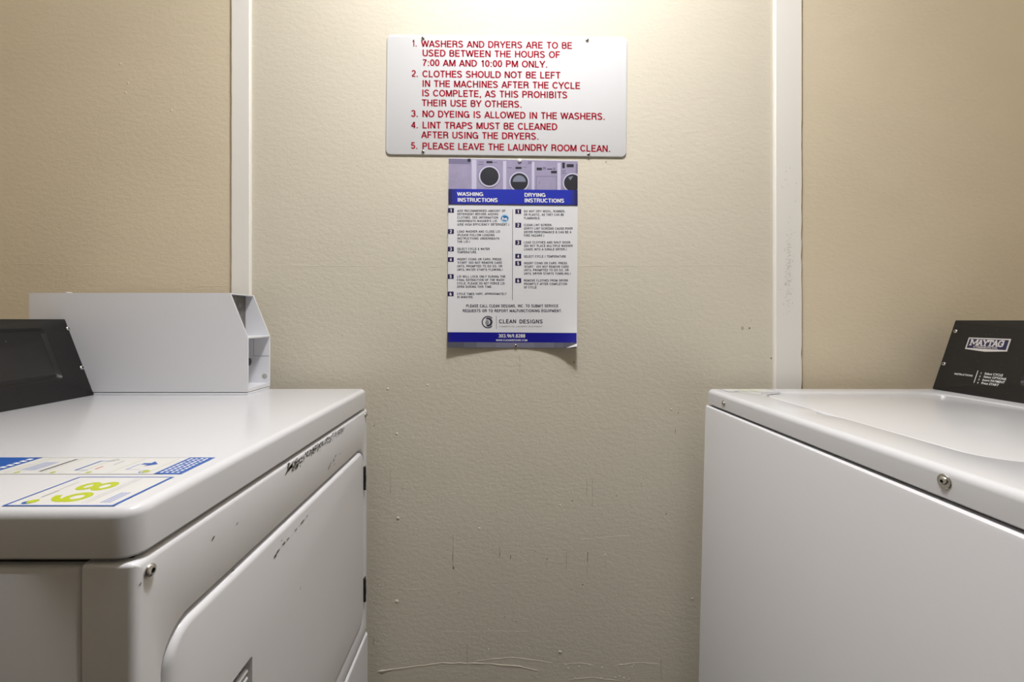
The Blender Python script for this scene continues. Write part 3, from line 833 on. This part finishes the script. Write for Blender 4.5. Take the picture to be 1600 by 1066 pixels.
for px, py in ((661.5, 61.5), (917, 64.5), (661.5, 238.5), (919, 242.5)):
    screw(W(px, py) - Vector((0, .004, 0)), (0, -1, 0), .0044, sign)

# ------------------------------------------------------------------ poster
pc = W(801, 396)
poster = thing('instruction_poster', 'white and blue washing and drying instructions poster curling away under the sign', 'poster', (pc.x, WY, pc.z))
def off(px, py):
    u_ = (px - 806) / 97.0; v_ = min(max((py - 262) / 281.0, 0), 1)
    if u_ < 0: return .0008 + .0045 * abs(u_) * v_ ** .6 + .0055 * u_ * u_ * v_ ** 5
    return .0008 + .002 * u_ * v_ + .021 * min(u_, 1.05) ** 2.6 * v_ ** 7 + .004 * u_ ** 8 * v_ ** 16
def ps(l):
    return lambda px, py: W(px, py, WY - off(px, py) - .0004 - l)
PX0 = lambda py: 701.0 - (py - 246) * .0062
PX1 = lambda py: 903.2 - (py - 246) * .0062
PT = lambda px: 246.5 + (px - 701) * .022
PB = lambda px: 543.2 + (px - 699) * .004
bm = bmesh.new(); nx, ny = 44, 64; G = []
for sgn_, l in ((0, 0.0), (1, -.00025)):
    g = []
    for j in range(ny + 1):
        row = []
        for i in range(nx + 1):
            t = i / nx; s = j / ny
            px = 701 + 202.2 * t
            py = PT(px) + (PB(px) - PT(px)) * s
            px = PX0(py) + (PX1(py) - PX0(py)) * t
            row.append(bm.verts.new(ps(l)(px, py)))
        g.append(row)
    G.append(g)
for n_, g in enumerate(G):
    for j in range(ny):
        for i in range(nx):
            if i >= nx - 3 and j >= ny - 1 - (i - (nx - 3)) * .5: continue
            bm.faces.new((g[j][i], g[j][i + 1], g[j + 1][i + 1], g[j + 1][i]))
sheet = obj('sheet', bm, M['paper'], poster)
# printed photograph strip, header, footer (each follows the curl of the sheet)
def bx(bm, x0, x1, ya, yb, l, mi, tilt=.008, n=6):
    t = tilt; c = 701
    poly(bm, [(x0, ya + (x0 - c) * t), (x1, ya + (x1 - c) * t), (x1, yb + (x1 - c) * t), (x0, yb + (x0 - c) * t)], ps(l), mi, n)
PM = [M['lilac'], M['lilac_dark'], M['lilac_light'], M['print_black'], M['print_glass']]
bm = bmesh.new()
poly(bm, [(701.2, 247.5), (902.9, 252), (902.6, 298), (700.9, 296)], ps(.0001), 0, 12)
bx(bm, 701, 735, 248, 256, .00015, 1, .02)
bx(bm, 737, 744.5, 249, 296, .00016, 2); bx(bm, 786, 791, 251, 296, .00016, 2); bx(bm, 831, 835, 252, 296, .00016, 2); bx(bm, 871, 876, 253, 296, .00016, 2)
for x0, x1, a, b in ((760, 769.6, 251.8, 255.2), (805.5, 815, 260.8, 264.2), (838.5, 846.8, 262, 266.2), (855, 863, 263.6, 265), (885.5, 896.5, 256.5, 261.5), (878.5, 882.5, 254, 263), (861, 870, 267, 271), (730.5, 735.5, 248, 253)):
    bx(bm, x0, x1, a, b, .0002, 3, 0, 1)
for x0, x1, a, b in ((748, 756, 252.5, 254), (747, 756, 256.2, 258), (793, 800, 261.5, 263), (825, 831, 252, 256.5), (848, 853, 261, 265), (864, 868, 262, 266), (878, 884, 266.5, 268), (878, 885, 270, 271.5), (770.5, 777, 253, 254.5), (817, 823, 261, 262), (899.5, 902.8, 256, 270)):
    bx(bm, x0, x1, a, b, .0002, 1, 0, 1)
for cx, cy, r in ((764.7, 275.6, 14.4), (811.3, 284.2, 13.6), (894.5, 285.6, 13.2)):
    cl = 902.6
    disc(bm, cx, cy, r * 1.22, ps(.0006), 1, clip=cl); disc(bm, cx, cy, r * 1.17, ps(.0008), 2, clip=cl); disc(bm, cx, cy, r, ps(.0010), 3, clip=cl)
disc(bm, 811.3, 284.2, 10.2, ps(.0012), 4, a0=PI, a1=2 * PI)
poly(bm, [(888, 277), (896, 275), (891, 282)], ps(.0012), 4)
for x0, x1, a, b in ((837.7, 869.5, 275.2, 276), (837.7, 838.5, 275.2, 297), (868.7, 869.5, 275.2, 297), (842.5, 843.5, 283, 288)): bx(bm, x0, x1, a, b, .0002, 1, 0, 1)
obj('photo_strip', bm, PM, poster, smooth=0)
bm = bmesh.new()
bx(bm, 700.8, 902.6, 295.2, 319.0, .0012, 0, .009, 16)
bx(bm, 700.8, 902.6, 317.8, 319.2, .0014, 2, .009, 6)
for a, b, q in ((700.8, 706, 2), (706, 712, 1), (892, 897.5, 1), (897.5, 902.6, 2)): bx(bm, a, b, 295.2, 319.0, .0014, q, .009, 2)
for s, a, b, c, cp in (('WASHING', 714.5, 755, 306, 5.8), ('INSTRUCTIONS', 714.8, 777.8, 315.3, 6.1), ('DRYING', 819.5, 852.3, 307.4, 5.8), ('INSTRUCTIONS', 819.5, 881.7, 316.2, 6.1)):
    put_caps(bm, s, a, b, c, cp, ps(.0018), th=.19, slope=.009, mi=3)
obj('header_bar', bm, [M['blue'], M['blue_mid'], M['blue_end'], M['swhite']], poster, smooth=0)
bm = bmesh.new()
bx(bm, 699.2, 900.9, 519.2, 534.6, .0003, 0, .006, 22)
bx(bm, 699.1, 900.5, 534.6, 543.4, .0003, 2, .004, 22)
for a, b, q in ((725, 745, 4), (745, 775, 3), (775, 835, 5), (835, 865, 3), (865, 880, 4)): bx(bm, a, b, 534.8, 543.2, .0006, q, .004, 8)
for a, b, q in ((699.2, 703, 1), ): bx(bm, a, b, 519.2, 534.6, .0006, q, .006, 2)
put_caps(bm, '303.969.8288', 778.8, 820.6, 527.6, 5.4, ps(.0009), th=.17, mi=6)
put_caps(bm, 'WWW.CLEANDESIGNS.COM', 775, 824, 533.2, 2.9, ps(.0009), th=.16, mi=6)
obj('footer_bar', bm, [M['blue_deep'], M['blue_end'], M['bar_grey'], M['bar_mid'], M['bar_low'], M['bar_hi'], M['swhite']], poster, smooth=0)
bm = bmesh.new()
cols = [(714.5, 700.0, 9.3, [
    ('1', 325.2, [('Add recommended amount of', 789.8, 331.1), ('detergent before adding', 778.5, 336.3), ('clothes. See information', 778.2, 341.7), ("underneath washer's lid.", 777.8, 347.1), ('(Use high efficiency detergent.)', 795.5, 352.5)]),
    ('2', 358.2, [('Load washer and close lid', 781.5, 363.5), ('(Please follow loading', 772.8, 369), ('instructions underneath', 780.3, 374.4), ('the lid.)', 734.7, 379.4)]),
    ('3', 385.6, [('Select cycle & water', 765.3, 390.7), ('temperature.', 745.5, 395.8)]),
    ('4', 402.0, [('Insert coins or card. Press', 783.7, 406.8), ("'Start' (Do not remove card", 784.5, 412.2), ('until prompted to do so, or', 785, 417.7), ('until water starts flowing.)', 785.9, 423.1)]),
    ('5', 428.5, [('Lid will lock only during the', 790.1, 433.9), ('final extraction of the wash', 788, 439.2), ('cycle. Please do not force lid', 788.9, 444.6), ('open during this time.', 769.5, 449.8)]),
    ('6', 455.7, [('Cycle times vary, approximately', 792, 460.9), ('35 minutes.', 740.3, 466)])]),
        (818.6, 805.1, 9.2, [
    ('1', 327.0, [('Do not dry wool, rubber,', 883.3, 331.8), ('or plastic, as they can be', 880.9, 337.2), ('flammable.', 844.3, 342.5)]),
    ('2', 348.3, [('Clean lint screen.', 862.9, 353.3), ('(Dirty lint screens cause poor', 894.8, 358.8), ('dryer performance & can be a', 892.6, 364.4), ('fire hazard.)', 850.3, 369.7)]),
    ('3', 375.5, [('Load clothes and shut door.', 892.6, 380.5), ('(Do not place multiple washer', 894.8, 385.9), ('loads into a single dryer.)', 885.5, 391.3)]),
    ('4', 396.7, [('Select cycle / temperature', 884.3, 402.5)]),
    ('5', 408.0, [('Insert coins or card. Press', 886, 413), ("'Start.' (Do not remove card", 888.6, 418.5), ('until prompted to do so, or', 888.6, 423.8), ('until dryer starts tumbling.)', 891.8, 429.2)]),
    ('6', 434.9, [('Remove clothes from dryer', 887.4, 440.1), ('promptly after completion', 886, 445.5), ('of cycle', 838.3, 450.7)])])]
for tx, sx_, sw, items in cols:
    for num, sy_, lines in items:
        d = -(sy_ - 325) * .004 if tx < 800 else 0
        poly(bm, [(sx_ + d, sy_), (sx_ + sw + d, sy_), (sx_ + sw + d, sy_ + 7.3), (sx_ + d, sy_ + 7.3)], ps(.0003), 1)
        put_caps(bm, num, sx_ + 3.1 + d, sx_ + 6.1 + d, sy_ + 6.1, 4.8, ps(.0006), th=.2, mi=2)
        for s, x1, bl in lines:
            put_caps(bm, s.upper().replace('  ', ' '), tx + d, x1 + d, bl, 3.4, ps(.0004), th=.17, track=.14)
poly(bm, [(800.6, 327), (801.3, 327), (800.9, 469), (800.2, 469)], ps(.0003), 0, 2)
put_caps(bm, 'PLEASE CALL CLEAN DESIGNS, INC. TO SUBMIT SERVICE', 728.5, 872.3, 480.2, 4.3, ps(.0004), th=.18, track=.13)
put_caps(bm, 'REQUESTS OR TO REPORT MALFUNCTIONING EQUIPMENT.', 723, 878.3, 487.8, 4.3, ps(.0004), th=.18, track=.13)
obj('instruction_text', bm, [M['ink'], M['navy'], M['swhite']], poster, smooth=0)
bm = bmesh.new()
annulus(bm, 762.3, 503.4, 8.0, 9.6, ps(.0003), 0, .75, 5.55)
annulus(bm, 762.6, 503.4, 4.6, 7.0, ps(.0003), 0, -2.0, 1.9, dx=-1.2)
disc(bm, 761.2, 504.2, 2.9, ps(.0004), 1, ry=4.2)
poly(bm, [(775.2, 493.5), (775.9, 493.5), (775.9, 514), (775.2, 514)], ps(.0003), 1)
put_caps(bm, 'CLEAN', 779.7, 806.5, 505.2, 5.9, ps(.0004), th=.17, track=.12)
put_caps(bm, 'DESIGNS', 811.5, 848, 505.4, 5.9, ps(.0004), th=.17, track=.12)
put_caps(bm, 'COMMERCIAL LAUNDRY EQUIPMENT', 779.5, 847.8, 511.2, 2.0, ps(.0004), th=.12, track=.15, mi=1)
obj('company_logo', bm, [M['ink'], M['ink_grey']], poster, smooth=0)
disc_bm = bmesh.new(); annulus(disc_bm, 788.6, 341.6, .01, 6.8, ps(.00035), 1)
disc(disc_bm, 788.6, 341.3, 5.7, ps(.0004), 0, ry=4.6)
put_text(disc_bm, 'he', 784.6, 792.6, 344, 5.0, ps(.0006), bold=.03, mi=2)
obj('round_emblem', disc_bm, [M['he'], M['he_light'], M['swhite']], poster, smooth=0)
bm = bmesh.new()   # turned-up corner shows the plain back of the sheet
p = ps(.0012)
a, b, c = p(884.5, 544), p(901.8, 536.8), p(901.6, 541.4)
n_ = Vector((0, -.0004, 0))
vs = [bm.verts.new(q) for q in (a, b, c, a + n_, b + n_, c + n_)]
for fc in ((0, 1, 2), (3, 5, 4), (0, 3, 4, 1), (1, 4, 5, 2), (2, 5, 3, 0)): bm.faces.new([vs[i] for i in fc])
obj('turned_corner', bm, M['paper'], poster, smooth=0)
screw(W(806, 540.5) - Vector((0, .0016, 0)), (0, -1, 0), .0046, poster, name='pin')
bm = bmesh.new(); lathe(bm, W(812, 251.5) - Vector((0, .0012, 0)), (0, -1, 0), [(.0048, 0), (.0050, .0015), (.004, .0032), (.002, .004), (0, .0041)], 18)
obj('pin', bm, M['swhite'], poster)
